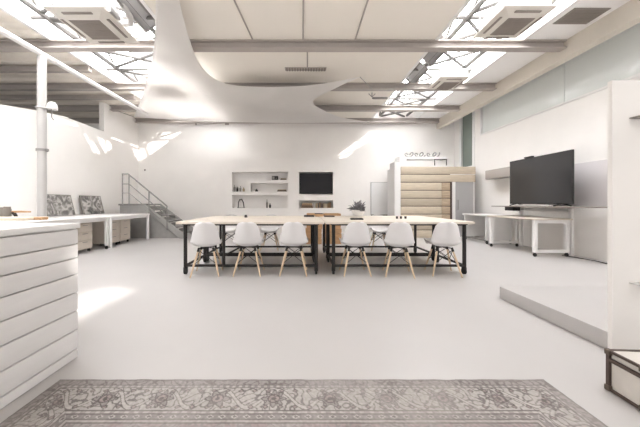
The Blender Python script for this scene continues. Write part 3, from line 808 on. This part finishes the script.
# ------------------------------------------------------------------ trunk at the right corner
tk = thing('travel_trunk', 'small cream trunk with dark brown leather edging on the floor by the partition', 'trunk', (1.725, 1.49, 0), R(-3))
# local: x to the right, y towards the camera is negative
w, d, h = .46, .16, .232
MB().box(.006, w - .006, -d + .006, -.006, .006, h * .72, .003).obj('body', 'cream', tk)
lid = MB().box(.006, w - .006, -d + .006, -.006, h * .79, h - .006, .003).obj('lid', 'cream', tk)
ed = MB()
for x in (0, w):
    for y in (0, -d): ed.box(x - .008, x + .008, y - .008, y + .008, 0, h)
for z in (.01, h - .01):
    for y in (0, -d): ed.box(0, w, y - .009, y + .009, z - .006, z + .006)
    for x in (0, w): ed.box(x - .007, x + .007, -d, 0, z - .006, z + .006)
ed.obj('edging', 'leather', tk)
bd = MB().box(-.006, .006, -d, 0, h * .71, h * .79).box(w - .006, w + .006, -d, 0, h * .71, h * .79).box(0, w, -d - .006, -d + .006, h * .71, h * .79).box(0, w, -.006, .006, h * .71, h * .79)
bd.obj('band', 'leather', tk)
for x in (0, w):
    for y in (0, -d):
        for z in (.016, h - .016): MB().box(x - .013, x + .013, y - .013, y + .013, z - .015, z + .015, .003).obj('corner_cap', 'brass', tk)
MB().box(.2, .26, -d - .016, -d - .006, h * .6, h * .84, .002).obj('latch', 'brass', tk)

# fold-down brackets on the partition
for (py, lab) in ((120, 'thin grey wedge shaped shelf high on the partition'), (282, 'thin grey shelf low on the partition above the trunk')):
    q = W(624, py, PD)
    o = MB().prism([(0, .0), (.35, -.018), (.35, .022), (0, .006)], 'Y', -.05, 0).rot(Matrix.Translation((q.x, PD - .03, q.z)))
    solo('wall_shelf', o, 'greyitem' if py < 200 else 'steelwhite', lab, 'shelf')

# ------------------------------------------------------------------ television on its bench, nested desks
bn = thing('high_bench', 'narrow high bench with thin dark top carrying the television', 'bench', (5.05, 5.6, 0))
MB().box(-.3, .33, -1.05, 1.05, .965, .985, .003).obj('benchtop', 'acgrille', bn)
for y in (-.35, .85):
    MB().box(.25, .31, y - .035, y + .035, 0, .964, .004).obj('leg', 'whitepaint', bn)
MB().box(.26, .3, -.3, .8, .88, .94).obj('rail', 'whitepaint', bn)
MB().box(-.02, .16, .72, .98, .87, .964, .01).obj('cable_box', 'bezel', bn)
TX, TY0, TY1, TB, TH = 5.03, 4.92, 6.4, 1.02, 1.02
tv = thing('television', 'large dark flat television standing on the high bench by the right wall', 'television', (TX, (TY0 + TY1) / 2, .985))
hb = (TY1 - TY0) / 2
MB().box(-.015, .03, -hb, hb, .045, .045 + TH, .006).obj('case', 'bezel', tv)
MB().box(-.019, -.0151, -hb + .012, hb - .012, .06, .045 + TH - .012).obj('screen', 'screen', tv)
for sy in (-1, 1):
    MB().tube([(-.17, sy * (hb - .2), .014), (0, sy * (hb - .2), .056), (.17, sy * (hb - .2), .014)], .012, 8).obj('foot', 'bezel', tv)
MB().box(-.06, 0, -.1, .1, .045 + TH, .045 + TH + .03, .006).rot(Matrix.Translation((.02, .2, 0))).obj('camera_bar', 'bezel', tv)
# soundbar below the screen
solo('soundbar', MB().box(TX - .2, TX - .09, 5.2, 6.05, .986, 1.018, .008), 'steelwhite', 'low pale soundbar on the bench in front of the television', 'soundbar')
# desk with closed leg frames standing under the bench edge
nd = thing('rolling_desk', 'white desk with square closed leg frames parked under the high bench', 'desk', (4.88, 5.8, 0))
MB().box(-.36, .36, -.68, .68, .72, .75, .004).obj('desktop', 'pedestal', nd)
for y in (-.6, .6):
    f = MB().box(-.34, -.28, y - .03, y + .03, .08, .715).box(.28, .34, y - .03, y + .03, .08, .715).box(-.28, .28, y - .03, y + .03, .655, .715).box(-.28, .28, y - .03, y + .03, .08, .13)
    o = f.obj('leg_frame', 'whitepaint', nd)
    for x in (-.31, .31):
        c = MB(); caster(c, x, y, .035); c.obj('caster', 'rubber', o)
nd2 = thing('folding_desk', 'white panelled desk on casters at the far end beside the booth', 'desk', (5.05, 7.25, 0))
MB().box(-.36, .36, -.5, .5, .715, .745, .004).obj('desktop', 'whitepaint', nd2)
for y in (-.44, .44):
    o = MB().box(-.33, .33, y - .02, y + .02, .09, .714).obj('end_panel', 'whitepaint', nd2)
    for x in (-.3, .3):
        c = MB(); caster(c, x, y, .038); c.obj('caster', 'rubber', o)
MB().box(-.34, -.325, -.46, .46, .08, .1).obj('stretcher', 'greysteel', nd2)
# wall box above the far desk
q = thing('wall_cabinet', 'long pale grey wall cabinet on the right wall behind the television', 'cabinet', (5.35, 7.1, 1.72))
MB().box(-.12, .149, -.5, .45, 0, .25, .004).obj('body', 'greyitem', q)
MB().box(-.136, -.121, -.49, .44, .01, .24, .003).obj('flap', 'beam', q)
solo('wall_board', MB().box(5.48, 5.499, 4.3, 6.2, 1.0, 1.84, .003), 'lilac', 'large pale lilac grey board on the right wall behind the television', 'board')
solo('power_cable', MB().tube([(5.2, 5.3, .009), (5.25, 5.1, .009), (5.3, 4.8, .009), (5.22, 4.4, .009), (5.3, 3.8, .009)], .008, 6), 'rubber', 'dark cable lying on the floor along the right wall', 'cable')

# ------------------------------------------------------------------ light
wd = bpy.data.worlds.new('sky'); S.world = wd; wd.use_nodes = True
bg = wd.node_tree.nodes['Background']; bg.inputs[0].default_value = srgb(250, 252, 255); bg.inputs[1].default_value = .8
sun = bpy.data.lights.new('sun', 'SUN'); so = bpy.data.objects.new('sun', sun); COL.objects.link(so)
sun.energy = 8; sun.angle = R(1.5); sun.color = (1, .97, .92)
so.rotation_euler = Vector((-1.36, .8, -1)).to_track_quat('-Z', 'Y').to_euler()
so.location = (6, -3, 8)

vs_ = S.view_settings; vs_.view_transform = 'Standard'; vs_.look = 'None'; vs_.gamma = 1; vs_.use_curve_mapping = False
vs_.exposure = 0.8
